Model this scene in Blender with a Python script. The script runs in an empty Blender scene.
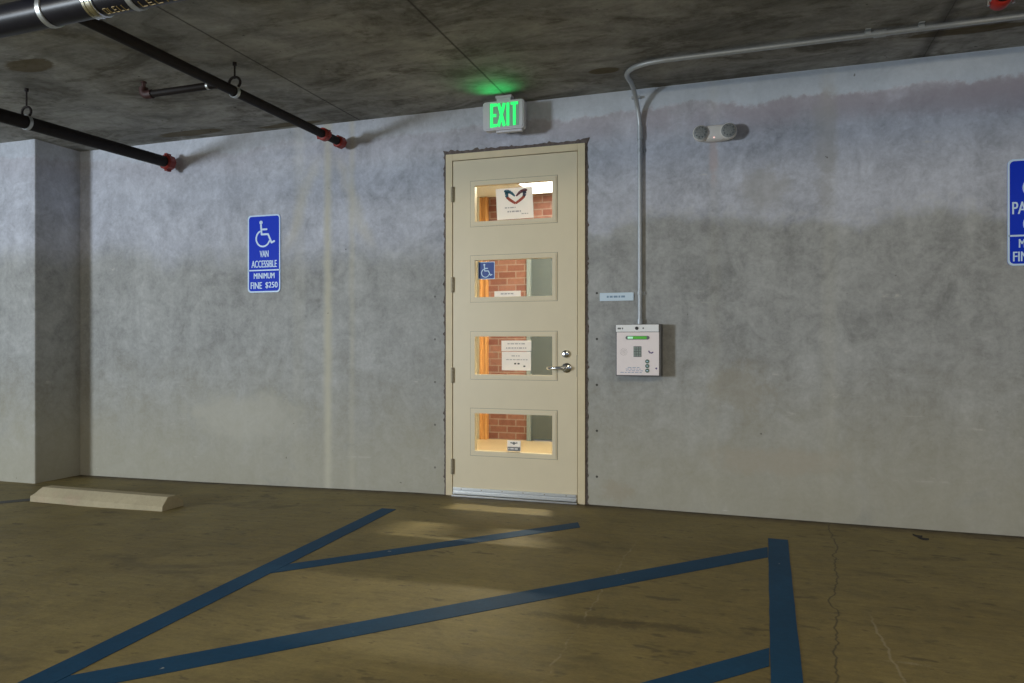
import bpy, bmesh, math, random
from mathutils import Vector, Matrix
random.seed(7)
S = bpy.context.scene
COL = S.collection

# ------------------------------------------------------------------ camera
YAW = math.radians(18.25)
cam_d = bpy.data.cameras.new('camera')
cam_d.sensor_width = 36.0
cam_d.lens = 745.0 / 1024.0 * 36.0
cam_d.shift_y = 2.0 / 1024.0
cam_d.clip_start = 0.05
cam = bpy.data.objects.new('camera', cam_d)
cam.location = (0, -5.0, 1.10)
cam.rotation_euler = (math.radians(90), 0, YAW)
COL.objects.link(cam)
S.camera = cam

# ------------------------------------------------------------------ world, lights, exposure
S.view_settings.view_transform = 'Standard'
S.view_settings.look = 'None'
S.view_settings.gamma = 1.0
S.view_settings.use_curve_mapping = False
S.view_settings.exposure = 0.0
W = bpy.data.worlds.new('world')
S.world = W
W.use_nodes = True
W.node_tree.nodes['Background'].inputs[0].default_value = (0.62, 0.76, 1.0, 1)
W.node_tree.nodes['Background'].inputs[1].default_value = 0.55


def area(name, loc, target, size, power, col, size_y=None):
    l = bpy.data.lights.new(name, 'AREA')
    l.energy = power
    l.color = col
    l.size = size
    if size_y:
        l.shape = 'RECTANGLE'
        l.size_y = size_y
    o = bpy.data.objects.new(name, l)
    o.location = loc
    o.rotation_euler = (Vector(target) - Vector(loc)).to_track_quat('-Z', 'Y').to_euler()
    COL.objects.link(o)
    return o


area('daylight_entrance', (-8.2, -8.9, 1.55), (-0.4, 0, 1.75), 1.1, 490, (0.80, 0.90, 1.0))
area('overhead_fill', (-0.5, -4.6, 2.7), (-0.9, -3.0, 0), 1.3, 26, (1.0, 0.86, 0.60), 0.3)  # unseen overhead fill, added to give the floor warm light
area('overhead_fill', (-5.0, -5.4, 2.7), (-4.6, -3.6, 0), 1.3, 26, (1.0, 0.88, 0.66), 0.3)  # the same added fill over the left of the floor
area('overhead_fill', (2.6, -3.6, 2.7), (2.2, -1.6, 0), 1.3, 22, (1.0, 0.86, 0.60), 0.3)  # added fill on the right, also lifting the lower wall


# ------------------------------------------------------------------ material helpers
class N:
    """A scalar or colour socket with arithmetic that builds Math nodes."""
    def __init__(s, t, sock): s.t, s.s = t, sock
    def _m(s, op, b=None, c=None, clamp=False):
        n = s.t.nodes.new('ShaderNodeMath'); n.operation = op; n.use_clamp = clamp
        for i, v in enumerate((s, b, c)):
            if v is None: continue
            if isinstance(v, N): s.t.links.new(v.s, n.inputs[i])
            else: n.inputs[i].default_value = v
        return N(s.t, n.outputs[0])
    def __add__(s, b): return s._m('ADD', b)
    __radd__ = __add__
    def __sub__(s, b): return s._m('SUBTRACT', b)
    def __rsub__(s, b): return (s * -1.0) + b
    def __mul__(s, b): return s._m('MULTIPLY', b)
    __rmul__ = __mul__
    def __truediv__(s, b): return s._m('DIVIDE', b)
    def abs(s): return s._m('ABSOLUTE')
    def clamp(s): return s._m('ADD', 0.0, clamp=True)
    def pow(s, b): return s._m('POWER', b)
    def max(s, b): return s._m('MAXIMUM', b)
    def min(s, b): return s._m('MINIMUM', b)
    def pingpong(s, b): return s._m('PINGPONG', b)
    def ss(s, a, b):
        n = s.t.nodes.new('ShaderNodeMapRange'); n.interpolation_type = 'SMOOTHSTEP'
        s.t.links.new(s.s, n.inputs[0])
        inv = a > b
        if inv: a, b = b, a
        n.inputs[1].default_value = a; n.inputs[2].default_value = b
        n.inputs[3].default_value = 1.0 if inv else 0.0; n.inputs[4].default_value = 0.0 if inv else 1.0
        return N(s.t, n.outputs[0])
    def band(s, c, w, soft):
        return (s - c).abs().ss(w + soft, max(w - soft, 0.0))


class Mat:
    def __init__(s, name, col=(0.5, 0.5, 0.5), rough=0.6, metal=0.0, spec=0.5):
        s.m = bpy.data.materials.new(name); s.m.use_nodes = True
        s.t = s.m.node_tree
        s.b = s.t.nodes['Principled BSDF']
        s.b.inputs['Base Color'].default_value = (*col, 1)
        s.b.inputs['Roughness'].default_value = rough
        s.b.inputs['Metallic'].default_value = metal
        s.b.inputs['Specular IOR Level'].default_value = spec
        s._co = None
    def co(s):
        if not s._co:
            s._co = s.t.nodes.new('ShaderNodeTexCoord').outputs['Object']
        return s._co
    def xyz(s):
        n = s.t.nodes.new('ShaderNodeSeparateXYZ'); s.t.links.new(s.co(), n.inputs[0])
        return [N(s.t, n.outputs[i]) for i in range(3)]
    def noise(s, scale, detail=5, rough=0.6, stretch=(1, 1, 1), off=(0, 0, 0), dist=0.0):
        mp = s.t.nodes.new('ShaderNodeMapping'); s.t.links.new(s.co(), mp.inputs[0])
        mp.inputs['Scale'].default_value = stretch; mp.inputs['Location'].default_value = off
        n = s.t.nodes.new('ShaderNodeTexNoise'); s.t.links.new(mp.outputs[0], n.inputs['Vector'])
        n.inputs['Scale'].default_value = scale; n.inputs['Detail'].default_value = detail
        n.inputs['Roughness'].default_value = rough; n.inputs['Distortion'].default_value = dist
        return N(s.t, n.outputs['Fac'])
    def rgb(s, c):
        n = s.t.nodes.new('ShaderNodeRGB'); n.outputs[0].default_value = (*c, 1); return N(s.t, n.outputs[0])
    def mix(s, fac, a, b, mode='MIX'):
        n = s.t.nodes.new('ShaderNodeMix'); n.data_type = 'RGBA'; n.blend_type = mode
        for sk, v in ((n.inputs[0], fac), (n.inputs[6], a), (n.inputs[7], b)):
            if isinstance(v, N): s.t.links.new(v.s, sk)
            elif isinstance(v, tuple): sk.default_value = (*v, 1)
            else: sk.default_value = v
        return N(s.t, n.outputs[2])
    def gain(s, col, k):
        """colour times a scalar"""
        n = s.t.nodes.new('ShaderNodeVectorMath'); n.operation = 'SCALE'
        s.t.links.new(col.s, n.inputs[0]); s.t.links.new(k.s, n.inputs['Scale'])
        return N(s.t, n.outputs[0])
    def base(s, c): s.t.links.new(c.s, s.b.inputs['Base Color']); return s
    def rough(s, c): s.t.links.new(c.s, s.b.inputs['Roughness']); return s
    def bump(s, h, strength=0.3, dist=0.01):
        n = s.t.nodes.new('ShaderNodeBump'); s.t.links.new(h.s, n.inputs['Height'])
        n.inputs['Strength'].default_value = strength; n.inputs['Distance'].default_value = dist
        s.t.links.new(n.outputs[0], s.b.inputs['Normal']); return s
    def emit(s, col, k):
        s.b.inputs['Emission Color'].default_value = (*col, 1); s.b.inputs['Emission Strength'].default_value = k; return s


def speckled(name, col, rough=0.6, metal=0.0, amt=0.25, scale=30, bump=0.0, spec=0.5):
    m = Mat(name, col, rough, metal, spec)
    n = m.noise(scale, 5)
    m.base(m.gain(m.rgb(col), n * (2 * amt) + (1 - amt)))
    if bump: m.bump(n, bump, 0.004)
    return m.m


# ------------------------------------------------------------------ mesh helpers
class MB:
    def __init__(s): s.bm = bmesh.new()
    def box(s, x0, x1, y0, y1, z0, z1, bev=0.0):
        r = bmesh.ops.create_cube(s.bm, size=1.0)
        vs = r['verts']
        bmesh.ops.scale(s.bm, vec=(x1 - x0, y1 - y0, z1 - z0), verts=vs)
        bmesh.ops.translate(s.bm, vec=((x0 + x1) / 2, (y0 + y1) / 2, (z0 + z1) / 2), verts=vs)
        if bev:
            es = list({e for v in vs for e in v.link_edges})
            bmesh.ops.bevel(s.bm, geom=es, offset=bev, segments=2, affect='EDGES', profile=0.5)
        return s
    def tube(s, path, r, seg=14, cap=True):
        """A tube along a polyline; r is one radius or a list."""
        path = [Vector(p) for p in path]
        rings = []
        up = None
        for i, p in enumerate(path):
            d = (path[min(i + 1, len(path) - 1)] - path[max(i - 1, 0)]).normalized()
            if up is None:
                up = Vector((0, 0, 1)) if abs(d.z) < 0.9 else Vector((1, 0, 0))
            u = (up - d * up.dot(d)).normalized()
            up = u
            v = d.cross(u)
            rr = r[i] if isinstance(r, (list, tuple)) else r
            rings.append([s.bm.verts.new(p + (u * math.cos(a) + v * math.sin(a)) * rr)
                          for a in (2 * math.pi * k / seg for k in range(seg))])
        for a, b in zip(rings, rings[1:]):
            for k in range(seg):
                s.bm.faces.new((a[k], a[(k + 1) % seg], b[(k + 1) % seg], b[k]))
        if cap:
            s.bm.faces.new(list(reversed(rings[0]))); s.bm.faces.new(rings[-1])
        return s
    def prism(s, pts, axis, a, b):
        """Polygon pts (2D) extruded along an axis from a to b."""
        def P(p, t):
            return {'x': (t, p[0], p[1]), 'y': (p[0], t, p[1]), 'z': (p[0], p[1], t)}[axis]
        va = [s.bm.verts.new(P(p, a)) for p in pts]
        vb = [s.bm.verts.new(P(p, b)) for p in pts]
        n = len(pts)
        s.bm.faces.new(va); s.bm.faces.new(list(reversed(vb)))
        for i in range(n):
            s.bm.faces.new((va[i], vb[i], vb[(i + 1) % n], va[(i + 1) % n]))
        return s
    def ring(s, outer, inner, axis, a, b):
        """Extruded band between two loops of the same length."""
        def P(p, t):
            return {'x': (t, p[0], p[1]), 'y': (p[0], t, p[1]), 'z': (p[0], p[1], t)}[axis]
        L = [[s.bm.verts.new(P(p, t)) for p in loop] for loop, t in ((outer, a), (inner, a), (inner, b), (outer, b))]
        n = len(outer)
        for i in range(n):
            j = (i + 1) % n
            for q in range(4):
                A, B = L[q], L[(q + 1) % 4]
                s.bm.faces.new((A[i], A[j], B[j], B[i]))
        return s
    def ball(s, c, r, sc=(1, 1, 1), seg=16):
        q = bmesh.ops.create_uvsphere(s.bm, u_segments=seg, v_segments=max(6, seg // 2), radius=r)
        bmesh.ops.scale(s.bm, vec=sc, verts=q['verts']); bmesh.ops.translate(s.bm, vec=c, verts=q['verts'])
        return s
    def build(s, name, mat, parent=None, smooth=False, origin=None):
        bmesh.ops.recalc_face_normals(s.bm, faces=s.bm.faces[:])
        me = bpy.data.meshes.new(name)
        if origin is not None: bmesh.ops.translate(s.bm, vec=-Vector(origin), verts=s.bm.verts[:])
        s.bm.to_mesh(me); s.bm.free()
        if smooth:
            for p in me.polygons: p.use_smooth = True
            me.set_sharp_from_angle(angle=math.radians(40))
        me.materials.append(mat)
        o = bpy.data.objects.new(name, me); COL.objects.link(o)
        if origin is not None: o.location = origin
        if parent is not None:
            o.parent = parent
            o.location = Vector(o.location) - world_loc(parent)
        return o


def world_loc(o):
    l = Vector(o.location)
    while o.parent is not None:
        o = o.parent; l += Vector(o.location)
    return l


def tag(o, label, cat, group=None):
    o['label'] = label; o['category'] = cat
    if group: o['group'] = group
    return o


def thing(name, label, cat, loc, group=None):
    o = bpy.data.objects.new(name, None); COL.objects.link(o)
    o.empty_display_size = 0.05
    o.location = loc
    return tag(o, label, cat, group)


def struct(o):
    o['kind'] = 'structure'
    return o


def rrect(x0, x1, z0, z1, r, n=6):
    pts = []
    for cx, cz, a0 in ((x1 - r, z1 - r, 0), (x0 + r, z1 - r, 90), (x0 + r, z0 + r, 180), (x1 - r, z0 + r, 270)):
        for k in range(n + 1):
            a = math.radians(a0 + 90 * k / n)
            pts.append((cx + r * math.cos(a), cz + r * math.sin(a)))
    return pts


def circ(cx, cz, r, n=24):
    return [(cx + r * math.cos(2 * math.pi * k / n), cz + r * math.sin(2 * math.pi * k / n)) for k in range(n)]


def lettering(name, s, x, y, z, height, width, mat, parent, depth=0.0012, bold=0.0):
    """A line of raised letters, centred on (x, z), standing on the plane y and facing -y."""
    cu = bpy.data.curves.new(name, 'FONT'); cu.body = s; cu.align_x = 'CENTER'; bold = 0.0
    cu.extrude = 0.5; cu.offset = bold
    tmp = bpy.data.objects.new(name, cu); COL.objects.link(tmp)
    bpy.context.view_layer.update()
    me = bpy.data.meshes.new_from_object(tmp.evaluated_get(bpy.context.evaluated_depsgraph_get()))
    bpy.data.objects.remove(tmp); bpy.data.curves.remove(cu)
    xs = [v.co.x for v in me.vertices]; ys = [v.co.y for v in me.vertices]
    x0, x1, y0, y1 = min(xs), max(xs), min(ys), max(ys)
    pl = world_loc(parent)
    for v in me.vertices:
        X = x + ((v.co.x - x0) / (x1 - x0) - 0.5) * width
        Z = z + ((v.co.y - y0) / (y1 - y0) - 0.5) * height
        Y = y + 4e-4 - (v.co.z + 0.5) * depth
        v.co = Vector((X, Y, Z)) - pl
    # a second copy a hair to the side thickens the strokes
    bm = bmesh.new(); bm.from_mesh(me)
    g = bmesh.ops.duplicate(bm, geom=bm.verts[:] + bm.edges[:] + bm.faces[:])
    bmesh.ops.translate(bm, vec=(.0028, -6e-5, 0), verts=[v for v in g['geom'] if isinstance(v, bmesh.types.BMVert)])
    bm.to_mesh(me); bm.free()
    me.materials.clear(); me.materials.append(mat)
    me.name = name
    o = bpy.data.objects.new(name, me); COL.objects.link(o); o.parent = parent
    return o


LAYER = [0]


def lay(y1):
    """Each piece of print gets its own hair's breadth of thickness."""
    LAYER[0] = (LAYER[0] + 1) % 23
    return y1 - LAYER[0] * 3e-5


def stroke(mb, pts, w, y0, y1, rnd=True):
    """A thick polyline in the wall plane."""
    for (ax, az), (bx, bz) in zip(pts, pts[1:]):
        d = Vector((bx - ax, bz - az)).normalized(); n = Vector((-d.y, d.x)) * (w / 2)
        mb.prism([(ax + n.x, az + n.y), (bx + n.x, bz + n.y), (bx - n.x, bz - n.y), (ax - n.x, az - n.y)], 'y', y0 + 4e-4, lay(y1))
    if rnd:
        for p in pts: mb.prism(circ(p[0], p[1], w / 2, 12), 'y', y0 + 4e-4, lay(y1))


def wheelchair(cx, cz, h, y, mat, parent, name='wheelchair_symbol'):
    """The access symbol, h high, centred on (cx, cz)."""
    def q(x, z): return (cx + (x - 0.5) * h, cz + (z - 0.5) * h)
    mb = MB(); y0, y1 = y, y - 0.0010
    mb.prism(circ(*q(0.34, 0.93), 0.075 * h, 18), 'y', y0 + 4e-4, y1)
    stroke(mb, [q(0.34, 0.84), q(0.37, 0.47), q(0.66, 0.47), q(0.82, 0.14), q(0.94, 0.19)], 0.075 * h, y0, y1)
    stroke(mb, [q(0.36, 0.66), q(0.60, 0.66)], 0.07 * h, y0, y1)
    arc = [q(0.43 + 0.31 * math.cos(math.radians(a)), 0.31 + 0.31 * math.sin(math.radians(a))) for a in range(118, 352, 13)]
    stroke(mb, arc, 0.066 * h, y0, y1)
    return mb.build(name, mat, parent)


# ------------------------------------------------------------------ surface materials
def wall_material():
    m = Mat('concrete_wall', rough=0.85, spec=0.25)
    x, y, z = m.xyz()
    big = m.noise(0.7, 6, 0.6, off=(3, 1, 7)); mid = m.noise(2.6, 7, 0.65, dist=0.6)
    fine = m.noise(14, 6, 0.7); runs = m.noise(3.0, 5, 0.6, stretch=(2.4, 1, 0.22)); grain = m.noise(90, 3, 0.6)
    edge = m.noise(1.0, 4, 0.6, stretch=(1.1, 1, 0.3), off=(9, 0, 0))
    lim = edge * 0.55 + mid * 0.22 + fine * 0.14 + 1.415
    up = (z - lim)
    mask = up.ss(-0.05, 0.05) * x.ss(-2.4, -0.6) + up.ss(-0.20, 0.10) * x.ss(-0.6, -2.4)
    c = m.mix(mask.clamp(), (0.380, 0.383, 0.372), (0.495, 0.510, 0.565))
    # trowelled lighter and darker areas
    nub = m.noise(38, 5, 0.7, dist=0.5)
    blot = m.noise(5.5, 8, 0.72, off=(8, 3, 2), dist=1.2)
    c = m.gain(c, big * 0.55 + mid * 0.75 + fine * 0.50 + runs * 0.40 + blot * 0.90 + nub * 0.55 - 0.825)
    # pale band under the slab and the purplish one below it
    t = m.noise(1.6, 5, 0.6, stretch=(1, 1, 0.6), off=(2, 5, 1))
    zt = z + t * 0.22 + mid * 0.10 + (fine - 0.5) * 0.10 - 0.05
    c = m.mix(up.band(0.04, 0.035, 0.02) * x.ss(-1.4, -0.8) * fine.ss(0.42, 0.6) * 0.30, c, (0.56, 0.56, 0.55))
    c = m.mix(zt.ss(2.755, 2.785) * (x.ss(-2.6, -0.5) * 0.35 + 0.25), c, (0.54, 0.62, 0.70))
    c = m.mix(zt.ss(2.775, 2.745) * zt.ss(2.52, 2.70) * t.ss(0.30, 0.55) * (x.ss(-2.6, -0.3) * 0.50 + 0.20), c, (0.365, 0.325, 0.365))
    # ochre tint growing stronger towards the ground
    c = m.mix((z + mid * 0.7 + blot * 0.4).ss(1.75, 0.45) * 0.72, c, (0.47, 0.435, 0.325))
    # cream runs down the wall
    wob = (mid - 0.5) * 0.05
    for x0, w, a in ((-3.14, 0.030, 1.0), (-2.93, 0.012, 0.55), (-3.40, 0.05, 0.22), (0.42, 0.04, 0.18), (-0.27, 0.03, 0.15)):
        c = m.mix((x + wob).band(x0, w, 0.03) * (runs * 1.3 + fine * 0.6 - 0.25).clamp() * a, c, (0.56, 0.53, 0.42))
    c = m.mix((mid - 0.0).ss(0.60, 0.78) * 0.35, c, (0.25, 0.24, 0.22))
    # cream fans spreading from the run beside the sign, and blotches of rust and damp
    fan = ((x + 3.14).abs() - (2.62 - z) * 0.40 - 0.05 + (mid - 0.5) * 0.25).abs()
    c = m.mix(fan.ss(0.09, 0.0) * z.ss(1.75, 1.95) * z.ss(2.6, 2.4) * 0.40, c, (0.60, 0.56, 0.45))
    for bx_, bz_, rx, rz, cc in ((0.02, 2.10, 0.17, 0.14, (0.42, 0.41, 0.39)), (-0.27, 2.30, 0.035, 0.16, (0.56, 0.44, 0.42)), (0.40, 2.35, 0.07, 0.35, (0.40, 0.39, 0.38)), (-0.15, 0.80, 0.25, 0.16, (0.36, 0.33, 0.26)), (0.1, 0.35, 0.4, 0.09, (0.46, 0.405, 0.32)), (-0.9, 0.10, 0.13, 0.08, (0.41, 0.35, 0.26)), (-3.9, 0.5, 0.5, 0.2, (0.54, 0.52, 0.44)), (1.2, 2.55, 0.5, 0.10, (0.36, 0.32, 0.36))):
        d = (((x - bx_) / rx).pow(2.0) + ((z - bz_) / rz).pow(2.0)).pow(0.5) + (mid - 0.5) * 2.4 + (fine - 0.5) * 1.4
        c = m.mix(d.ss(1.25, 0.5) * 0.5, c, cc)
    # scratches and flecks of mortar
    fl = m.noise(7, 2, 0.5, stretch=(0.5, 1, 2.5), off=(1, 2, 3))
    sl = m.noise(5, 3, 0.6, stretch=(0.25, 1, 5.5), off=(3, 8, 1), dist=0.6)
    c = m.mix(sl.ss(0.66, 0.71) * fine.ss(0.48, 0.58) * z.ss(2.0, 1.7) * 0.28, c, (0.62, 0.60, 0.55))
    c = m.mix(fl.ss(0.69, 0.74) * fine.ss(0.5, 0.6) * 0.5, c, (0.62, 0.60, 0.55))
    pits = m.noise(26, 2, 0.5, off=(5, 5, 5))
    c = m.mix(pits.ss(0.74, 0.79) * 0.7, c, (0.10, 0.09, 0.08))
    # form tie holes beside the door
    dz = (z - 0.193 + 0.15625).pingpong(0.3125) - 0.15625
    dz = ((z - 0.193) / 0.3125)
    dz = (dz - dz._m('ROUND')) * 0.3125
    for x0 in (-1.04, -2.242):
        d = ((x - x0).pow(2.0) + dz * dz).pow(0.5)
        c = m.mix(d.ss(0.010, 0.006) * z.ss(1.6, 1.55) * (0.9 if x0 > -2 else 0.6), c, (0.04, 0.037, 0.033))
    m.base(c)
    m.bump(mid * 0.5 + fine * 0.4 + grain * 0.15, 0.22, 0.012)
    return m.m


def floor_material():
    m = Mat('concrete_floor', rough=0.62, spec=0.35)
    x, y, z = m.xyz()
    big = m.noise(0.6, 5, 0.55, off=(4, 2, 0)); mid = m.noise(2.2, 7, 0.65, dist=0.8); fine = m.noise(11, 7, 0.7)
    sweep = m.noise(22, 4, 0.6, stretch=(0.15, 1.4, 1)); grain = m.noise(120, 3, 0.6)
    nub = m.noise(48, 4, 0.7, stretch=(0.7, 1.3, 1))
    c = m.mix(big.ss(0.3, 0.7), (0.196, 0.152, 0.056), (0.252, 0.203, 0.083))
    c = m.gain(c, mid * 0.85 + fine * 0.75 + sweep * 0.45 + grain * 0.30 + nub * 0.60 - 0.505)
    # oil and tyre marks
    st = m.noise(1.7, 4, 0.6, stretch=(0.8, 1.6, 1), off=(7, 3, 1), dist=1.0)
    c = m.mix((st + fine * 0.35).ss(0.72, 0.95) * 0.65, c, (0.075, 0.058, 0.032))
    sp = m.noise(6.5, 3, 0.55, stretch=(0.8, 1.7, 1), off=(2, 9, 1))
    s2 = m.noise(15, 4, 0.6, stretch=(0.8, 1.5, 1), off=(6, 1, 2))
    c = m.mix(s2.ss(0.61, 0.69) * 0.55, c, (0.085, 0.066, 0.036))
    tz = (((x + 0.55) / 0.42).pow(2.0) + ((y + 2.02 - x * 0.1) / 0.05).pow(2.0)).pow(0.5) + (fine - 0.5) * 2.6 + (mid - 0.5) * 2.0
    c = m.mix(tz.ss(1.2, 0.4) * 0.6, c, (0.07, 0.052, 0.022))
    c = m.mix(sp.ss(0.64, 0.72) * 0.55, c, (0.055, 0.042, 0.025))
    # pale scrapes
    sc = m.noise(3.0, 3, 0.5, stretch=(0.4, 4.5, 1), off=(0, 3, 8))
    c = m.mix(sc.ss(0.70, 0.76) * fine.ss(0.45, 0.6) * 0.35, c, (0.42, 0.38, 0.28))
    # cracks running away from the wall
    w = (m.noise(2.2, 4, 0.6, stretch=(0, 1, 1)) - 0.5) * 0.22
    k1 = x - (y * 0.085 + 0.445) + w
    k2 = x - (y * -0.05 + 0.345) + w * 0.7
    k3 = x - (y * 0.02 - 0.62) - w
    c = m.mix(k1.band(0, 0.0035, 0.003) * y.ss(-3.0, -2.2) * 0.75, c, (0.05, 0.04, 0.025))
    c = m.mix(k2.band(0, 0.004, 0.004) * y.band(-2.05, 0.35, 0.1) * 0.4, c, (0.42, 0.37, 0.27))
    c = m.mix(k3.band(0, 0.004, 0.004) * y.ss(-0.7, -1.1) * fine.ss(0.4, 0.6) * 0.4, c, (0.40, 0.35, 0.25))
    # dirt swept against the wall
    c = m.mix((y + fine * 0.16 + mid * 0.10).ss(-0.03, 0.10) * 0.75, c, (0.085, 0.058, 0.030))
    c = m.mix((y + fine * 0.16 + (mid - 0.5) * 0.08).ss(0.015, 0.075) * 0.85, c, (0.045, 0.032, 0.018))
    m.base(c)
    m.rough(fine * 0.3 + 0.45)
    m.bump(mid * 0.4 + fine * 0.4 + sweep * 0.3 + grain * 0.2, 0.25, 0.008)
    return m.m


def ceiling_material():
    m = Mat('concrete_ceiling', rough=0.85, spec=0.25)
    x, y, z = m.xyz()
    big = m.noise(0.9, 6, 0.6); mid = m.noise(3.2, 8, 0.68, stretch=(0.8, 1.2, 1), dist=0.5); fine = m.noise(18, 6, 0.7)
    c = m.mix(big.ss(0.35, 0.65), (0.255, 0.250, 0.225), (0.360, 0.355, 0.330))
    c = m.gain(c, mid * 2.0 + fine * 1.0 - 0.50)
    dk = m.noise(2.4, 8, 0.7, stretch=(0.6, 1.5, 1), off=(4, 4, 0), dist=0.8)
    c = m.mix((dk * 0.8 + fine * 0.4).ss(0.55, 0.74) * 0.75, c, (0.085, 0.075, 0.055))
    c = m.mix((dk - fine * 0.2).ss(0.35, 0.22) * 0.3, c, (0.46, 0.46, 0.44))
    for cx, cy, rx, ry in ((-4.19, -1.63, 0.20, 0.09), (-4.32, -0.15, 0.30, 0.07), (-0.905, -0.41, 0.10, 0.05), (1.1, -0.35, 0.35, 0.05), (-3.4, -0.08, 0.3, 0.05)):
        d = (((x - cx) / rx).pow(2.0) + ((y - cy) / ry).pow(2.0)).pow(0.5) + (mid - 0.5) * 1.2
        c = m.mix(d.ss(1.05, 0.8) * 0.75, c, (0.105, 0.075, 0.025))
    hgt = mid * 0.4 + fine * 0.4
    for i in (-1, 0, 2, 4):
        j = (x + (fine - 0.5) * 0.012).band(-1.640 + i * 1.22 + (0.14 if i == 2 else 0), 0.006, 0.006)
        if i == 2:
            j = j.max((x + (mid - 0.5) * 0.10).band(0.935, 0.035, 0.03) * 0.7)
        c = m.mix(j * 0.8, c, (0.035, 0.03, 0.026))
    j = (y + (fine - 0.5) * 0.012).band(-2.35, 0.005, 0.005)
    c = m.mix(j * 0.3, c, (0.05, 0.045, 0.04))
    pits = m.noise(20, 2, 0.5, off=(5, 2, 5))
    c = m.mix(pits.ss(0.73, 0.78) * 0.8, c, (0.03, 0.027, 0.022))
    m.base(c); m.bump(hgt, 0.3, 0.012)
    return m.m


M = {}
M['wall'] = wall_material(); M['floor'] = floor_material(); M['ceiling'] = ceiling_material()
M['door'] = speckled('beige_door_paint', (0.77, 0.665, 0.46), 0.42, amt=0.05, scale=6)
M['frame'] = speckled('beige_frame_paint', (0.74, 0.62, 0.40), 0.5, amt=0.10, scale=9)
M['gap'] = speckled('dark_gap', (0.03, 0.026, 0.022), 0.9)
M['mortar'] = speckled('rough_dark_mortar', (0.14, 0.112, 0.10), 0.95, amt=0.8, scale=45, bump=0.8)
M['chrome'] = Mat('chrome', (0.75, 0.77, 0.80), 0.14, 1.0).m
M['steel'] = speckled('worn_steel', (0.62, 0.62, 0.60), 0.33, 1.0, amt=0.12, scale=60)
M['galv'] = speckled('galvanised_steel', (0.46, 0.49, 0.51), 0.5, 0.55, amt=0.15, scale=50)
M['alu'] = speckled('aluminium_sweep', (0.72, 0.73, 0.72), 0.35, 0.85, amt=0.1, scale=40)
M['hinge'] = speckled('painted_hinge', (0.33, 0.28, 0.19), 0.45, 0.4)
M['pipe'] = speckled('dark_iron_pipe', (0.016, 0.012, 0.011), 0.6, 0.0, amt=0.5, scale=25, spec=0.2)
M['bigpipe'] = speckled('black_cast_iron', (0.014, 0.014, 0.020), 0.36, 0.0, amt=0.4, scale=25, spec=0.3)
M['strap'] = speckled('zinc_strap', (0.50, 0.52, 0.52), 0.4, 0.7, amt=0.1, scale=40)
M['red'] = speckled('red_fitting_paint', (0.26, 0.022, 0.014), 0.5, amt=0.5, scale=40)
M['redbright'] = speckled('bright_red_fitting_paint', (0.42, 0.018, 0.010), 0.5, amt=0.3, scale=40)
M['darkred'] = speckled('dark_red_fitting_paint', (0.045, 0.012, 0.010), 0.6, amt=0.4, scale=40)
M['gold'] = speckled('gold_stencil_ink', (0.32, 0.23, 0.085), 0.6, amt=0.5, scale=60)
M['signblue'] = speckled('blue_sign_face', (0.002, 0.038, 0.60), 0.45, amt=0.04, scale=20, spec=0.12)
M['signwhite'] = Mat('white_sign_print', (0.60, 0.78, 0.98), 0.4).m
M['stickerblue'] = Mat('blue_sticker_print', (0.012, 0.055, 0.30), 0.4).m
M['plastic'] = speckled('off_white_plastic', (0.78, 0.74, 0.68), 0.45, amt=0.05, scale=8)
M['exitplastic'] = speckled('white_exit_housing', (0.60, 0.60, 0.64), 0.4, amt=0.04, scale=8)
M['exit'] = Mat('green_exit_letters', (0.02, 0.35, 0.10), 0.5).emit((0.02, 1.0, 0.16), 1.15).m
M['greendiff'] = Mat('green_tinted_lens', (0.30, 0.52, 0.40), 0.4).m
M['paper'] = speckled('white_paper', (0.96, 0.93, 0.90), 0.7, amt=0.02, scale=10)
_t = M['paper'].node_tree
_tl = _t.nodes.new('ShaderNodeBsdfTranslucent'); _tl.inputs[0].default_value = (0.95, 0.92, 0.88, 1)
_mx = _t.nodes.new('ShaderNodeMixShader'); _mx.inputs[0].default_value = 0.30
_t.links.new(_t.nodes['Principled BSDF'].outputs[0], _mx.inputs[1]); _t.links.new(_tl.outputs[0], _mx.inputs[2])
_t.links.new(_mx.outputs[0], _t.nodes['Material Output'].inputs[0])
M['ink'] = Mat('grey_ink', (0.45, 0.44, 0.46), 0.8).m
M['black'] = Mat('black_ink', (0.03, 0.03, 0.03), 0.6).m
M['darkgrey'] = Mat('dark_grey_print', (0.16, 0.17, 0.17), 0.6).m
M['stripe'] = None


def stripe_material():
    m = Mat('blue_floor_paint', rough=0.6, spec=0.2)
    n = m.noise(9, 7, 0.7); f = m.noise(55, 4, 0.6); b = m.noise(1.4, 4, 0.6)
    c = m.gain(m.rgb((0.008, 0.058, 0.135)), n * 0.5 + b * 0.5 + f * 0.35 + 0.35)
    c = m.mix((f * 0.6 + n * 0.5).ss(0.70, 0.76) * 0.5, c, (0.20, 0.18, 0.13))
    sp = m.noise(16, 2, 0.5, off=(3, 3, 3))
    c = m.mix(sp.ss(0.74, 0.78) * 0.8, c, (0.45, 0.45, 0.42))
    m.base(c); m.bump(f, 0.2, 0.003)
    return m.m


M['stripe'] = stripe_material()


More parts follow.
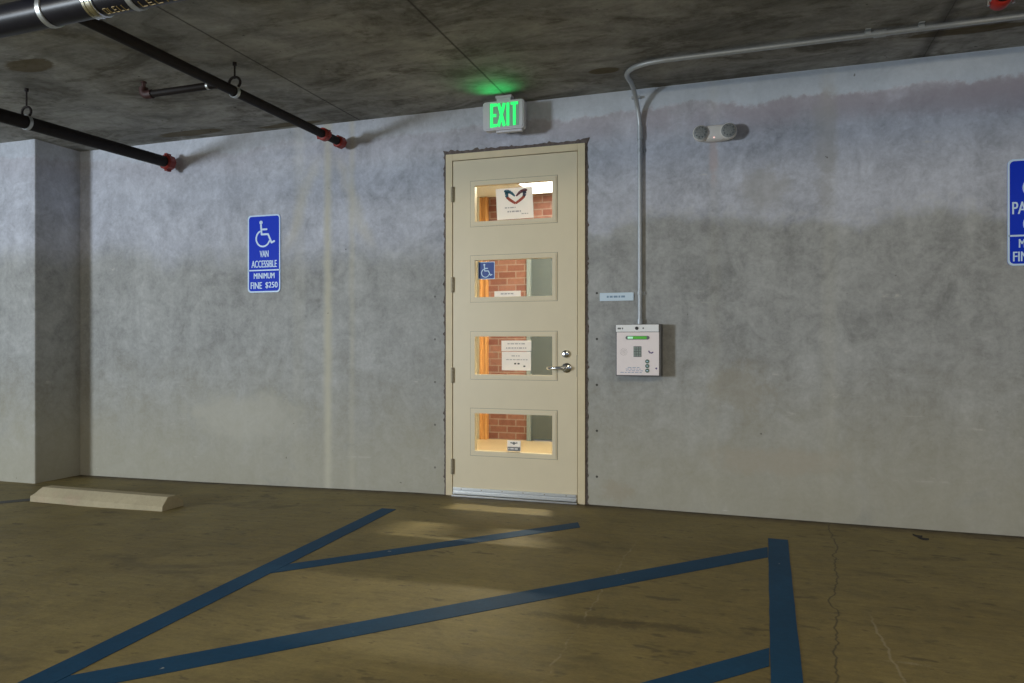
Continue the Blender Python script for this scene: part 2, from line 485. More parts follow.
def glass_material():
    m = bpy.data.materials.new('clear_glass'); m.use_nodes = True
    t = m.node_tree; t.nodes.clear()
    o = t.nodes.new('ShaderNodeOutputMaterial'); mx = t.nodes.new('ShaderNodeMixShader')
    tr = t.nodes.new('ShaderNodeBsdfTransparent'); gl = t.nodes.new('ShaderNodeBsdfGlossy'); fr = t.nodes.new('ShaderNodeFresnel')
    gl.inputs['Roughness'].default_value = 0.02; fr.inputs['IOR'].default_value = 1.35
    tr.inputs[0].default_value = (0.95, 0.97, 0.95, 1)
    ge = t.nodes.new('ShaderNodeNewGeometry'); k = N(t, fr.outputs[0]) * (N(t, ge.outputs['Backfacing']) * -1.0 + 1.0)
    t.links.new(k.s, mx.inputs[0]); t.links.new(tr.outputs[0], mx.inputs[1]); t.links.new(gl.outputs[0], mx.inputs[2])
    t.links.new(mx.outputs[0], o.inputs[0])
    return m


M['glass'] = glass_material()


def brick_material():
    m = Mat('red_brick', rough=0.85, spec=0.2)
    mp = m.t.nodes.new('ShaderNodeMapping'); m.t.links.new(m.co(), mp.inputs[0])
    mp.inputs['Rotation'].default_value = (math.radians(-90), 0, 0)
    b = m.t.nodes.new('ShaderNodeTexBrick'); m.t.links.new(mp.outputs[0], b.inputs['Vector'])
    b.inputs['Color1'].default_value = (0.20, 0.080, 0.060, 1); b.inputs['Color2'].default_value = (0.28, 0.135, 0.10, 1)
    b.inputs['Mortar'].default_value = (0.30, 0.215, 0.18, 1); b.inputs['Scale'].default_value = 1.0
    b.inputs['Mortar Size'].default_value = 0.007; b.inputs['Brick Width'].default_value = 0.21; b.inputs['Row Height'].default_value = 0.077
    n = m.noise(20, 5)
    m.base(m.gain(N(m.t, b.outputs['Color']), n * 0.7 + 0.65))
    return m.m


M['brick'] = brick_material()


def wood_material():
    m = Mat('orange_wood', rough=0.4)
    n = m.noise(9, 5, 0.6, stretch=(6, 6, 0.4), dist=1.0)
    m.base(m.mix(n.ss(0.3, 0.7), (0.50, 0.22, 0.06), (0.75, 0.40, 0.14)))
    return m.m


M['wood'] = wood_material()
M['white'] = speckled('white_plaster', (0.80, 0.80, 0.75), 0.8, amt=0.03, scale=5)
M['lobbyfloor'] = speckled('tan_floor', (0.52, 0.40, 0.24), 0.35, amt=0.15, scale=3)
M['greydoor'] = speckled('grey_green_door', (0.085, 0.105, 0.110), 0.45, amt=0.12, scale=4)
M['greyjamb'] = speckled('pale_grey_jamb', (0.22, 0.26, 0.27), 0.5, amt=0.05, scale=4)
M['lamp'] = Mat('lamp_diffuser', (0.9, 0.9, 0.9), 0.5).emit((1.0, 0.95, 0.86), 7.0).m
M['stop'] = None


def stop_material():
    m = Mat('cast_concrete', rough=0.85, spec=0.2)
    n = m.noise(5, 6, 0.65); f = m.noise(60, 4, 0.7); r = m.noise(3, 3, 0.5, off=(2, 2, 0))
    c = m.gain(m.rgb((0.44, 0.375, 0.245)), n * 0.5 + f * 0.3 + 0.55)
    c = m.mix(r.ss(0.58, 0.7) * 0.25, c, (0.45, 0.30, 0.22))
    m.base(c); m.bump(f, 0.4, 0.004)
    return m.m


M['stop'] = stop_material()


# ------------------------------------------------------------------ setting
def floor_z(x):
    ks = ((-20, -0.075), (-5.6, -0.048), (-4.3, -0.034), (-2.4, 0.0), (-1.0, 0.0), (1.0, -0.012), (12, -0.03))
    for (a, za), (b, zb) in zip(ks, ks[1:]):
        if x <= b:
            return za + (zb - za) * max(0.0, (x - a) / (b - a))
    return ks[-1][1]


def ceil_z(x): return 2.806 + 0.0055 * x


mb = MB()
xs = [-16, -9, -6.5, -5.6, -4.3, -2.4, -1.0, 1.0, 5, 9]
for a, b in zip(xs, xs[1:]):
    v = [mb.bm.verts.new(p) for p in ((a, -14, floor_z(a)), (b, -14, floor_z(b)), (b, 0.20, floor_z(b)), (a, 0.20, floor_z(a)),
                                      (a, -14, floor_z(a) - 0.2), (b, -14, floor_z(b) - 0.2), (b, 0.20, floor_z(b) - 0.2), (a, 0.20, floor_z(a) - 0.2))]
    for f in ((0, 1, 2, 3), (7, 6, 5, 4), (0, 4, 5, 1), (2, 6, 7, 3)):
        mb.bm.faces.new([v[i] for i in f])
bmesh.ops.remove_doubles(mb.bm, verts=mb.bm.verts[:], dist=1e-5)
struct(mb.build('floor', M['floor']))

mb = MB()
mb.prism([(-16, ceil_z(-16)), (9, ceil_z(9)), (9, ceil_z(9) + 0.25), (-16, ceil_z(-16) + 0.25)], 'y', -14, 0.25)
struct(mb.build('ceiling', M['ceiling']))

# wall with the doorway cut out
DX0, DX1, DZ = -2.150, -1.119, 2.470
mb = MB()
mb.box(-9, DX0 - 0.004, 0, 0.2, -0.12, 2.86)
mb.box(DX1 + 0.004, 6, 0, 0.2, -0.12, 2.88)
mb.box(DX0 - 0.004, DX1 + 0.004, 0, 0.2, DZ + 0.004, 2.87)
struct(mb.build('wall_north', M['wall']))

mb = MB()
mb.box(-6.6, -5.62, -0.43, 0.02, -0.12, 2.80, 0.012)
struct(mb.build('pillar', M['wall']))

# chipped mortar around the door frame
def ragged(n, lo, hi): return [random.uniform(lo, hi) for _ in range(n)]
inner, outer = [], []
for z in [i * DZ / 150 for i in range(151)]:
    inner.append((DX0 + 0.002, z)); outer.append((DX0 - random.uniform(0.013, 0.018) - (random.random() ** 6) * 0.012, z))
inner.append((DX0 + 0.002, DZ - 0.002)); outer.append((DX0 - 0.026, DZ + 0.034))
for k in range(1, 60):
    t = DX0 + (DX1 - DX0) * k / 60
    inner.append((t, DZ - 0.002)); outer.append((t, DZ + random.uniform(0.020, 0.026) + (random.random() ** 5) * 0.014))
inner.append((DX1 - 0.002, DZ - 0.002)); outer.append((DX1 + 0.030, DZ + 0.038))
for z in [DZ - i * DZ / 150 for i in range(151)]:
    inner.append((DX1 - 0.002, z)); outer.append((DX1 + random.uniform(0.012, 0.017) + (random.random() ** 6) * 0.012, z))
mb = MB()
va = [mb.bm.verts.new((p[0], -0.006, p[1])) for p in inner]
vb = [mb.bm.verts.new((p[0], -0.003 - random.uniform(0, 0.003), p[1])) for p in outer]
vc = [mb.bm.verts.new((p[0] * 1.0, 0.01, p[1])) for p in outer]
for i in range(len(inner) - 1):
    mb.bm.faces.new((va[i], va[i + 1], vb[i + 1], vb[i])); mb.bm.faces.new((vb[i], vb[i + 1], vc[i + 1], vc[i]))
struct(mb.build('trim_1', M['mortar']))

# ------------------------------------------------------------------ the door
door = bpy.data.objects.new('door_1', None); COL.objects.link(door); door.location = (-1.635, 0, 0); struct(door)
FX0, FX1, FZ = -2.099, -1.171, 2.422          # rebate the leaf closes into
mb = MB()
mb.box(DX0, FX0, -0.016, 0.14, 0.0, DZ, 0.002); mb.box(FX1, DX1, -0.016, 0.14, 0.0, DZ, 0.002)
mb.box(FX0, FX1, -0.016, 0.14, FZ, DZ, 0.002)
mb.build('door_frame', M['frame'], door)
mb = MB()
mb.box(FX0, FX0 + 0.02, 0.040, 0.075, 0, FZ); mb.box(FX1 - 0.02, FX1, 0.040, 0.075, 0, FZ); mb.box(FX0, FX1, 0.040, 0.075, FZ - 0.02, FZ)
mb.build('door_stop', M['gap'], door)  # shade of the gap around the leaf put into the stop's near-black colour
WX0, WX1 = -1.928, -1.346
WZ = ((1.968, 2.233), (1.427, 1.699), (0.875, 1.154), (0.328, 0.605))
LX0, LX1, LZ0, LZ1 = -2.0945, -1.1755, 0.014, 2.4175
mb = MB()
for a, b in ((LX0, WX0), (WX1, LX1)): mb.box(a, b, -0.010, 0.036, LZ0, LZ1)
zs = [LZ0] + [z for w in reversed(WZ) for z in w] + [LZ1]
for k in range(0, len(zs), 2): mb.box(WX0, WX1, -0.010, 0.036, zs[k], zs[k + 1])
leaf = mb.build('door_leaf', M['door'], door)
for z0, z1 in WZ:
    mb = MB()
    mb.ring([(WX0 - .030, z0 - .030), (WX1 + .030, z0 - .030), (WX1 + .030, z1 + .030), (WX0 - .030, z1 + .030)],
            [(WX0, z0), (WX1, z0), (WX1, z1), (WX0, z1)], 'y', -0.0135, -0.009)
    mb.ring([(WX0 - .022, z0 - .022), (WX1 + .022, z0 - .022), (WX1 + .022, z1 + .022), (WX0 - .022, z1 + .022)],
            [(WX0 + .004, z0 + .004), (WX1 - .004, z0 + .004), (WX1 - .004, z1 - .004), (WX0 + .004, z1 - .004)], 'y', -0.0175, 0.024)
    gb = mb.build('glazing_bead', M['door'], door)
    MB().box(WX0 - 0.001, WX1 + 0.001, 0.0235, 0.0295, z0 - 0.001, z1 + 0.001).build('glass_pane', M['glass'], gb)
    MB().ring([(WX0 - .033, z0 - .033), (WX1 + .033, z0 - .033), (WX1 + .033, z1 + .033), (WX0 - .033, z1 + .033)],
              [(WX0 - .0295, z0 - .0295), (WX1 + .0295, z0 - .0295), (WX1 + .0295, z1 + .0295), (WX0 - .0295, z1 + .0295)], 'y', -0.0115, -0.009).build('groove_shade_line', M['hinge'], gb)  # thin darker ring, the groove's shade around the bead put in as colour
for z in (2.178, 1.525, 0.871, 0.211):
    mb = MB()
    for k in range(5):
        mb.tube([(-2.097, -0.020, z - 0.055 + k * 0.0225), (-2.097, -0.020, z - 0.055 + k * 0.0225 + 0.0195)], 0.0085, 12)
    mb.box(-2.109, -2.085, -0.019, -0.009, z - 0.055, z + 0.055)
    h = mb.build('hinge', M['hinge'], door, True)
    h['label'] = 'steel butt hinge with a knuckled barrel'
# lever, rose and cylinder
mb = MB(); mb.tube([(-1.249, -0.008, 0.932), (-1.249, -0.014, 0.932), (-1.249, -0.022, 0.932)], [0.034, 0.034, 0.024], 28)
mb.tube([(-1.249, -0.018, 0.932), (-1.249, -0.055, 0.932)], 0.012, 16)
mb.tube([(-1.239, -0.058, 0.932), (-1.249, -0.060, 0.932), (-1.293, -0.063, 0.932), (-1.343, -0.060, 0.930), (-1.368, -0.048, 0.929), (-1.381, -0.030, 0.929)],
        [0.010, 0.0145, 0.013, 0.0115, 0.011, 0.009], 16)
lv = mb.build('lever_handle', M['chrome'], door, True); lv['label'] = 'chrome lever handle on a round rose'
mb = MB(); mb.tube([(-1.2540, -0.008, 1.028), (-1.2540, -0.026, 1.028), (-1.2540, -0.030, 1.028)], [0.025, 0.025, 0.018], 26)
cy = mb.build('deadbolt_cylinder', M['chrome'], door, True); cy['label'] = 'chrome lock cylinder'
MB().box(-1.2555, -1.2525, -0.0308, -0.0298, 1.019, 1.037).build('keyhole', M['black'], cy)
MB().box(-1.1785, -1.172, -0.0125, -0.008, 0.87, 1.02).build('strike_plate', M['hinge'], door)
mb = MB(); mb.box(LX0 + 0.002, LX1 - 0.002, -0.024, -0.009, 0.043, 0.064, 0.003); mb.box(LX0 + 0.002, LX1 - 0.002, -0.014, -0.009, 0.030, 0.045); mb.box(LX0 + 0.002, LX1 - 0.002, -0.028, -0.009, 0.015, 0.033, 0.003)
sw = mb.build('door_sweep', M['alu'], door); sw['label'] = 'bright metal weather strip along the foot of the door'
for k in range(6):
    x = LX0 + 0.07 + k * 0.155
    MB().tube([(x, -0.0235, 0.053), (x, -0.0260, 0.053)], 0.004, 10).build('screw', M['hinge'], sw)
MB().box(FX0, FX1, -0.035, 0.10, -0.004, 0.011, 0.003).build('threshold', M['steel'], door)

# ------------------------------------------------------------------ what stands behind the door
MB().box(-4.6, 0.6, 0.2, 3.4, -0.12, -0.004).build('lobby_floor', M['lobbyfloor'])
struct(bpy.data.objects['lobby_floor'])
struct(MB().box(-4.6, 0.6, 0.2, 3.4, 2.79, 2.86).build('lobby_ceiling', M['white']))
struct(MB().box(-2.963, -2.479, 3.1, 3.3, -0.02, 2.80).build('wall_lobby', M['brick']))
struct(MB().box(-2.479, 0.6, 3.1, 3.3, 2.25, 2.80).build('wall_lobby_upper', M['brick']))
struct(MB().box(-2.10, 0.6, 3.12, 3.3, -0.02, 2.25).build('wall_lobby_right', M['white']))
struct(MB().box(-4.6, -3.044, 3.1, 3.3, -0.02, 2.80).build('wall_lobby_left', M['white']))
struct(MB().box(-4.7, -4.5, 0.2, 3.4, -0.02, 2.80).build('wall_west', M['white']))
struct(MB().box(0.5, 0.7, 0.2, 3.4, -0.02, 2.80).build('wall_east', M['white']))
mb = MB(); mb.box(-3.045, -2.955, 3.05, 3.15, -0.01, 2.785, 0.004); mb.box(-3.045, -3.022, 3.03, 3.06, -0.01, 2.785, 0.004); mb.box(-2.978, -2.955, 3.03, 3.06, -0.01, 2.785, 0.004)
struct(mb.build('trim_2', M['wood']))
d2 = bpy.data.objects.new('door_2', None); COL.objects.link(d2); d2.location = (-2.2, 3.1, 0); struct(d2)
mb = MB(); mb.box(-2.486, -2.438, 3.06, 3.2, -0.01, 2.27, 0.003); mb.box(-2.486, -1.40, 3.06, 3.2, 2.22, 2.27, 0.003); mb.box(-1.45, -1.40, 3.06, 3.2, -0.01, 2.27, 0.003)
mb.build('door_frame', M['greyjamb'], d2)
MB().box(-2.437, -1.451, 3.10, 3.14, 0.01, 2.218, 0.003).build('door_leaf', M['greydoor'], d2)
mb = MB(); mb.tube([(-1.53, 3.10, 1.0), (-1.53, 3.04, 1.0), (-1.64, 3.035, 1.0)], 0.011, 12)
mb.build('lever_handle', M['chrome'], d2, True)
# lobby ceiling lamp: bright panel seen through the top window, with its own light
lp = thing('ceiling_lamp', 'bright ceiling light panel seen through the top pane of the door', 'lamp', (-1.9, 2.35, 2.79))
MB().box(-2.40, -1.30, 1.80, 2.98, 2.775, 2.792).build('lamp_housing', M['plastic'], lp)
MB().box(-2.37, -1.34, 1.84, 2.94, 2.768, 2.776).build('lamp_diffuser', M['lamp'], lp)
l = bpy.data.lights.new('lobby_light', 'AREA'); l.energy = 105; l.color = (1.0, 0.86, 0.64); l.shape = 'RECTANGLE'; l.size = 0.42; l.size_y = 0.06
lo = bpy.data.objects.new('lobby_light', l); COL.objects.link(lo); lo.location = (-1.66, 1.62, 2.70)

# ------------------------------------------------------------------ papers and stickers on the glass
def note(name, label, cat, x0, x1, z0, z1, mat, y=0.0234, curl=0.0, tilt=0.0):
    """A thin sheet held against the front of a pane."""
    mb = MB(); n = 8
    g0, g1 = [], []
    for i in range(n + 1):
        row = []
        for j in range(n + 1):
            u, v = i / n, j / n
            yy = y - curl * (1 - v) ** 3 * (0.3 + 0.7 * u)
            row.append((x0 + (x1 - x0) * u + tilt * (1 - v) * 0.02, yy, z0 + (z1 - z0) * v + tilt * u * 0.006))
        g0.append([mb.bm.verts.new(p) for p in row]); g1.append([mb.bm.verts.new((p[0], p[1] - 0.0006, p[2])) for p in row])
    for i in range(n):
        for j in range(n):
            for g in (g0, g1): mb.bm.faces.new((g[i][j], g[i + 1][j], g[i + 1][j + 1], g[i][j + 1]))
    for i in range(n):
        for (a, b) in (((i, 0), (i + 1, 0)), ((i, n), (i + 1, n)), ((0, i), (0, i + 1)), ((n, i), (n, i + 1))):
            mb.bm.faces.new((g0[a[0]][a[1]], g0[b[0]][b[1]], g1[b[0]][b[1]], g1[a[0]][a[1]]))
    o = mb.build(name, mat, origin=((x0 + x1) / 2, y, z0))
    return tag(o, label, cat)


def scribble(parent, x0, x1, z, h, mat, y, name='printed_line'):
    """A line of print too small to read, as word-length dashes."""
    mb = MB(); x = x0
    while x < x1 - 0.006:
        w = min(random.uniform(0.008, 0.028), x1 - x)
        mb.box(x, x + w, y - 0.0004, y, z - h / 2, z + h / 2); x += w + 0.006
    return mb.build(name, mat, parent)


po = note('poster', 'white paper poster with two colourful hands forming a heart on the top pane', 'poster', -1.778, -1.506, 1.982, 2.203, M['paper'], tilt=0.5)
MP = {k: Mat('poster_' + k, c, 0.7).m for k, c in dict(teal=(0.02, 0.12, 0.17), slate=(0.05, 0.05, 0.09), red=(0.42, 0.07, 0.035), plum=(0.16, 0.05, 0.06)).items()}
def wing(pts, w, mat, name):
    mb = MB()
    for i in range(len(pts) - 1):
        (ax, az), (bx, bz) = pts[i], pts[i + 1]
        d = Vector((bx - ax, bz - az)).normalized(); n = Vector((-d.y, d.x))
        a, b = n * (w[i] / 2), n * (w[i + 1] / 2)
        mb.prism([(ax + a.x, az + a.y), (bx + b.x, bz + b.y), (bx - b.x, bz - b.y), (ax - a.x, az - a.y)], 'y', 0.0228, 0.0222)
    return mb.build(name, mat, po)
hx, hz = -1.630, 2.105
for sgn, c1, c2 in ((-1, 'teal', 'red'), (1, 'plum', 'red')):
    wing([(hx + sgn * .005, hz + .040), (hx + sgn * .035, hz + .068), (hx + sgn * .065, hz + .078), (hx + sgn * .086, hz + .078)], (.010, .022, .024, .012), MP[c1], 'hand_drawing')
    wing([(hx + sgn * .064, hz + .074), (hx + sgn * .068, hz + .052), (hx + sgn * .060, hz + .032)], (.028, .026, .018), MP['slate' if sgn > 0 else 'teal'], 'hand_drawing')
    wing([(hx + sgn * .066, hz + .036), (hx + sgn * .040, hz + .014), (hx, hz - .012)], (.018, .020, .016), MP[c2], 'hand_drawing')
scribble(po, -1.71, -1.63, 2.065, 0.008, M['ink'], 0.0226)
scribble(po, -1.69, -1.59, 2.037, 0.010, M['ink'], 0.0226)
scribble(po, -1.585, -1.53, 2.018, 0.006, M['ink'], 0.0226)

st = note('access_sticker', 'square blue wheelchair access sticker in the corner of the second pane', 'sticker', -1.914, -1.786, 1.561, 1.687, M['signwhite'])
MB().prism(rrect(-1.909, -1.791, 1.566, 1.682, 0.008), 'y', 0.0230, 0.0224).build('blue_field', M['stickerblue'], st)
wheelchair(-1.850, 1.624, 0.096, 0.0226, M['signwhite'], st)
ns = note('paper_strip', 'long narrow white paper strip along the foot of the second pane', 'paper', -1.789, -1.592, 1.431, 1.474, M['paper'])
scribble(ns, -1.74, -1.64, 1.454, 0.008, M['ink'], 0.0226)
n1 = note('paper_notice', 'short white paper notice stuck above a taller one on the third pane', 'paper', -1.736, -1.513, 1.046, 1.121, M['paper'])
scribble(n1, -1.69, -1.56, 1.098, 0.008, M['ink'], 0.0226); scribble(n1, -1.70, -1.55, 1.068, 0.008, M['ink'], 0.0226)
n2 = note('paper_notice', 'taller white paper notice with small black marks, lower of two on the third pane', 'paper', -1.733, -1.516, 0.909, 1.041, M['paper'])
scribble(n2, -1.66, -1.59, 1.012, 0.007, M['ink'], 0.0226); scribble(n2, -1.70, -1.54, 0.985, 0.006, M['ink'], 0.0226)
for x, z in ((-1.640, .952), (-1.615, .952), (-1.572, .934)): MB().box(x, x + .015, 0.0222, 0.0228, z, z + .010).build('black_mark', M['black'], n2)
dc = note('window_decal', 'small white and grey decal at the foot of the lowest pane', 'sticker', -1.692, -1.592, 0.336, 0.412, M['paper'])
mb = MB(); mb.box(-1.690, -1.594, 0.0224, 0.0230, 0.338, 0.366); mb.build('dark_band', M['darkgrey'], dc)
mb = MB(); stroke(mb, [(-1.668, .396), (-1.650, .393), (-1.642, .384), (-1.634, .393), (-1.616, .396)], 0.008, 0.0230, 0.0224, False)
mb.prism(circ(-1.642, .392, .010, 14), 'y', 0.0230, 0.0224); mb.build('emblem', M['darkgrey'], dc)
scribble(dc, -1.684, -1.602, 0.353, 0.010, M['paper'], 0.0224, 'printed_line')

# ------------------------------------------------------------------ exit sign
ey = -0.17
ex = thing('exit_sign', 'lit green exit sign with white housing mounted above the beige door', 'exit sign', (-1.643, ey, 2.79))
ez0, ez1, ex0, ex1 = 2.560, 2.757, -1.796, -1.500
mb = MB(); mb.prism(rrect(ex0, ex1, ez0, ez1, 0.022), 'y', ey - 0.022, ey + 0.03)
mb.prism(rrect(ex0 + .008, ex1 - .008, ez0 + .008, ez1 - .008, 0.018), 'y', ey - 0.028, ey - 0.02)
mb.box(ex0 + .09, ex1 - .02, ey - 0.005, ey + 0.026, ez0 - 0.014, ez0 + 0.002, 0.004)
mb.build('housing', M['exitplastic'], ex)
mb = MB(); mb.box(-1.708, -1.590, ey - 0.018, ey + 0.035, ceil_z(-1.65) - 0.018, ceil_z(-1.65), 0.004); mb.box(-1.700, -1.60, ey - 0.012, ey + 0.020, ez1 - 0.004, ceil_z(-1.65) - 0.010)
mb.build('canopy', M['exitplastic'], ex)
MB().box(ex0 + .050, ex1 - .034, ey - 0.0295, ey - 0.027, ez0 + .018, ez1 - .016).build('lens', M['greendiff'], ex)
yA, yB = ey - 0.029, ey - 0.0315
def lit(strokes, w=0.021):
    mb = MB()
    for p in strokes: stroke(mb, p, w, yA, yB, False)
    return mb.build('letter', M['exit'], ex)
z0, z1, zm = ez0 + .022, ez1 - .020, (ez0 + ez1) / 2
lit([[(-1.730, z0 - .004), (-1.730, z1 + .004)], [(-1.730, z1 - .007), (-1.692, z1 - .007)], [(-1.730, zm), (-1.696, zm)], [(-1.730, z0 + .007), (-1.692, z0 + .007)]], 0.019)
lit([[(-1.680, z1), (-1.638, z0)], [(-1.638, z1), (-1.680, z0)]], 0.020)
lit([[(-1.612, z0), (-1.612, z1)]], 0.019)
lit([[(-1.566, z0), (-1.566, z1)], [(-1.592, z1 - .007), (-1.540, z1 - .007)]], 0.018)
gl = bpy.data.lights.new('exit_glow', 'AREA'); gl.energy = 0.24; gl.spread = math.radians(100); gl.color = (0.02, 1.0, 0.22); gl.shape = 'RECTANGLE'; gl.size = 0.18; gl.size_y = 0.02
go = bpy.data.objects.new('exit_glow', gl); COL.objects.link(go); go.location = (-1.66, ey - 0.065, 2.660); go.rotation_euler = (-math.radians(180 - 38), 0, 0)

# ------------------------------------------------------------------ emergency light
em = thing('emergency_light', 'oval off-white emergency light with two round lamps on the upper wall', 'emergency light', (-0.263, 0, 2.44))
ec = (-0.261, 2.452)
def stad(cx, cz, hw, hh, n=20):
    return [(cx + math.copysign(abs(math.cos(a)) ** 0.75, math.cos(a)) * hw, cz + math.copysign(abs(math.sin(a)) ** 0.85, math.sin(a)) * hh)
            for a in (2 * math.pi * k / (2 * n) for k in range(2 * n))]
mb = MB()
loops = [(0.002, .122, .048), (-0.045, .128, .053), (-0.065, .120, .047), (-0.075, .100, .034)]
rings = [[mb.bm.verts.new((p[0], y, p[1])) for p in stad(*ec, hw, hh)] for y, hw, hh in loops]
for a, b in zip(rings, rings[1:]):
    for k in range(len(a)): mb.bm.faces.new((a[k], a[(k + 1) % len(a)], b[(k + 1) % len(a)], b[k]))
mb.bm.faces.new(rings[0]); mb.bm.faces.new(list(reversed(rings[-1])))
mb.build('housing', M['plastic'], em, True)
M['lens'] = speckled('faceted_lamp_lens', (0.25, 0.255, 0.235), 0.35, 0.2, amt=0.6, scale=120, bump=1.0)
for sx in (-1, 1):
    cx = ec[0] + sx * 0.086
    mb = MB(); mb.tube([(cx, -0.05, ec[1]), (cx, -0.076, ec[1]), (cx, -0.084, ec[1])], [0.051, 0.051, 0.047], 28)
    hd = mb.build('lamp_head', M['plastic'], em, True)
    mb = MB(); mb.tube([(cx, -0.080, ec[1]), (cx, -0.087, ec[1]), (cx, -0.092, ec[1])], [0.047, 0.045, 0.026], 24); mb.build('lens', M['lens'], hd, True)
    mb = MB()
    for k in range(10):
        a = 2 * math.pi * k / 10
        mb.ball((cx + 0.030 * math.cos(a), -0.089, ec[1] + 0.030 * math.sin(a)), 0.006, seg=8)
    mb.build('facet', M['darkgrey'], hd, True)
M['led'] = Mat('indicator_led', (0.9, 0.5, 0.45), 0.4).emit((1.0, 0.55, 0.5), 1.2).m
MB().ball((ec[0] - 0.004, -0.072, ec[1] - 0.034), 0.005, seg=10).build('indicator', M['led'], em, True)

# ------------------------------------------------------------------ conduit
cd = thing('conduit', 'galvanised steel conduit bending along the ceiling and down to the entry panel', 'conduit', (-0.745, -0.02, 1.22))
def smooth_path(pts, n=8):
    P = [Vector(p) for p in pts]; P = [P[0] * 2 - P[1]] + P + [P[-1] * 2 - P[-2]]
    out = []
    for i in range(1, len(P) - 2):
        for k in range(n):
            t = k / n; a, b, c, d = P[i - 1:i + 3]
            out.append(0.5 * ((2 * b) + (c - a) * t + (2 * a - 5 * b + 4 * c - d) * t * t + (3 * b - a - 3 * c + d) * t ** 3))
    out.append(P[-2]); return out
zc = 2.777
path = [(-.745, -.020, 1.2282), (-.745, -.020, 2.0)] + smooth_path([(-.745, -.020, 2.50), (-.748, -.026, 2.58), (-.756, -.060, 2.67), (-.764, -.13, 2.738), (-.772, -.22, zc - .004),
        (-.778, -.30, zc), (-.772, -.375, zc), (-.735, -.445, zc), (-.66, -.50, zc), (-.56, -.527, zc), (-.46, -.532, zc)]) + [(0.5, -.532, zc + .005), (3.2, -.532, zc + .019)]
MB().tube(path, 0.0150, 14).build('tube', M['galv'], cd, True)
for z in (2.50,): MB().tube([(-.745, -.020, z - .045), (-.745, -.020, z + .045)], 0.0195, 14).build('coupling', M['galv'], cd, True)
MB().tube([(-.745, -.021, 1.2282), (-.745, -.021, 1.262)], 0.020, 14).build('connector', M['galv'], cd, True)
def strap(x, z):
    mb = MB(); mb.box(x - .012, x + .034, -0.006, -0.0004, z - .012, z + .012, 0.001); mb.tube([(x, -.021, z - .012), (x, -.020, z + .012)], 0.0185, 14)
    mb.tube([(x + .026, -.005, z), (x + .030, -.011, z)], .006, 8)
    return mb.build('strap', M['galv'], cd)
strap(-.745, 1.435); strap(-.745, 2.385)
for x in (0.57, 0.83):
    zz = ceil_z(x)
    mb = MB(); mb.box(x - .014, x + .014, -.562, -.495, zz - .004, zz - .0006, 0.001); mb.tube([(x - .014, -.532, zz - .0225), (x + .014, -.532, zz - .0225)], 0.0185, 14)
    mb.build('strap', M['galv'], cd)
MB().tube([(0.60, -.532, zc + .0055), (0.66, -.532, zc + .006)], 0.0195, 14).build('coupling', M['galv'], cd, True)
mb = MB(); mb.box(-.80, -.742, -.030, -0.0004, 2.735, 2.75, 0.002); mb.build('strap', M['galv'], cd)

# ------------------------------------------------------------------ entry panel
ep = thing('entry_panel', 'stainless steel telephone entry panel with keypad and green display beside the door', 'entry panel', (-0.745, 0, 0.886))
px0, px1, pz0, pz1, py = -0.893, -0.598, 0.886, 1.228, -0.10
M['stainless'] = speckled('brushed_stainless', (0.98, 0.88, 0.86), 0.34, 0.0, amt=0.06, scale=12)
M['stainhead'] = speckled('pale_head_strip', (0.95, 0.95, 0.95), 0.4, 0.0, amt=0.03, scale=12)
M['boxdark'] = speckled('dark_box_sides', (0.16, 0.16, 0.16), 0.5, 0.3)
MB().box(px0, px1, py, 0.002, pz0, pz1, 0.004).build('box', M['boxdark'], ep)
MB().box(px0 + .008, px1 - .010, py - .006, py + .002, pz0 + .006, pz1 - .054, 0.002).build('face_plate', M['stainless'], ep)
hs = MB().box(px0 + .004, px1 - .012, py - .010, py + .002, pz1 - .051, pz1 - .004, 0.002).build('head_strip', M['stainhead'], ep)
yf, yh = py - .006, py - .010
mb = MB(); mb.prism(circ(-.752, pz1 - .028, .011, 20), 'y', yh, yh - .004); mb.build('camera_lens', M['black'], hs)
mb = MB(); mb.prism(circ(-.710, pz1 - .028, .005, 14), 'y', yh, yh - .002); mb.build('button', M['darkgrey'], hs)
scribble(hs, -.878, -.832, pz1 - .029, .011, M['darkgrey'], yh, 'printed_line')
mb = MB(); mb.prism(rrect(-.826, -.670, 1.126, 1.150, .0115), 'y', yf + .001, yf - .003); dp = mb.build('display_bezel', M['darkgrey'], ep)
M['lcd'] = Mat('green_display', (0.05, 0.25, 0.03), 0.4).emit((0.10, 0.55, 0.04), 0.35).m
M['lcdpale'] = Mat('pale_display_text', (0.5, 0.8, 0.6), 0.4).emit((0.45, 0.9, 0.6), 0.4).m
mb = MB(); mb.box(-.812, -.688, yf - .0036, yf - .0028, 1.130, 1.147); mb.build('display', M['lcd'], dp)
mb = MB(); mb.box(-.812, -.778, yf - .0042, yf - .0034, 1.132, 1.145); mb.build('display_text', M['lcdpale'], dp)
M['key'] = Mat('grey_green_keys', (0.30, 0.36, 0.32), 0.5).m
kp = MB().box(-.774, -.722, yf - .001, yf + .001, 1.012, 1.082, 0.0008).build('keypad', M['darkgrey'], ep)
for r in range(4):
    for c in range(3):
        x, z = -.7645 + c * .0165, 1.0225 + r * .0165
        MB().box(x - .0064, x + .0064, yf - .005, yf, z - .0064, z + .0064, .001).build('key', M['key'], kp)
mb = MB()
for rr, nn in ((.006, 5), (.014, 10), (.022, 16)):
    for k in range(nn):
        a = 2 * math.pi * k / nn
        mb.prism(circ(-.838 + rr * math.cos(a), 1.044 + rr * math.sin(a), .0018, 6), 'y', yf, yf - .0006)
M['hole'] = Mat('speaker_hole', (0.35, 0.30, 0.27), 0.7).m
mb.build('speaker_grille', M['hole'], ep)
M['purple'] = Mat('purple_print', (0.14, 0.09, 0.22), 0.5).m
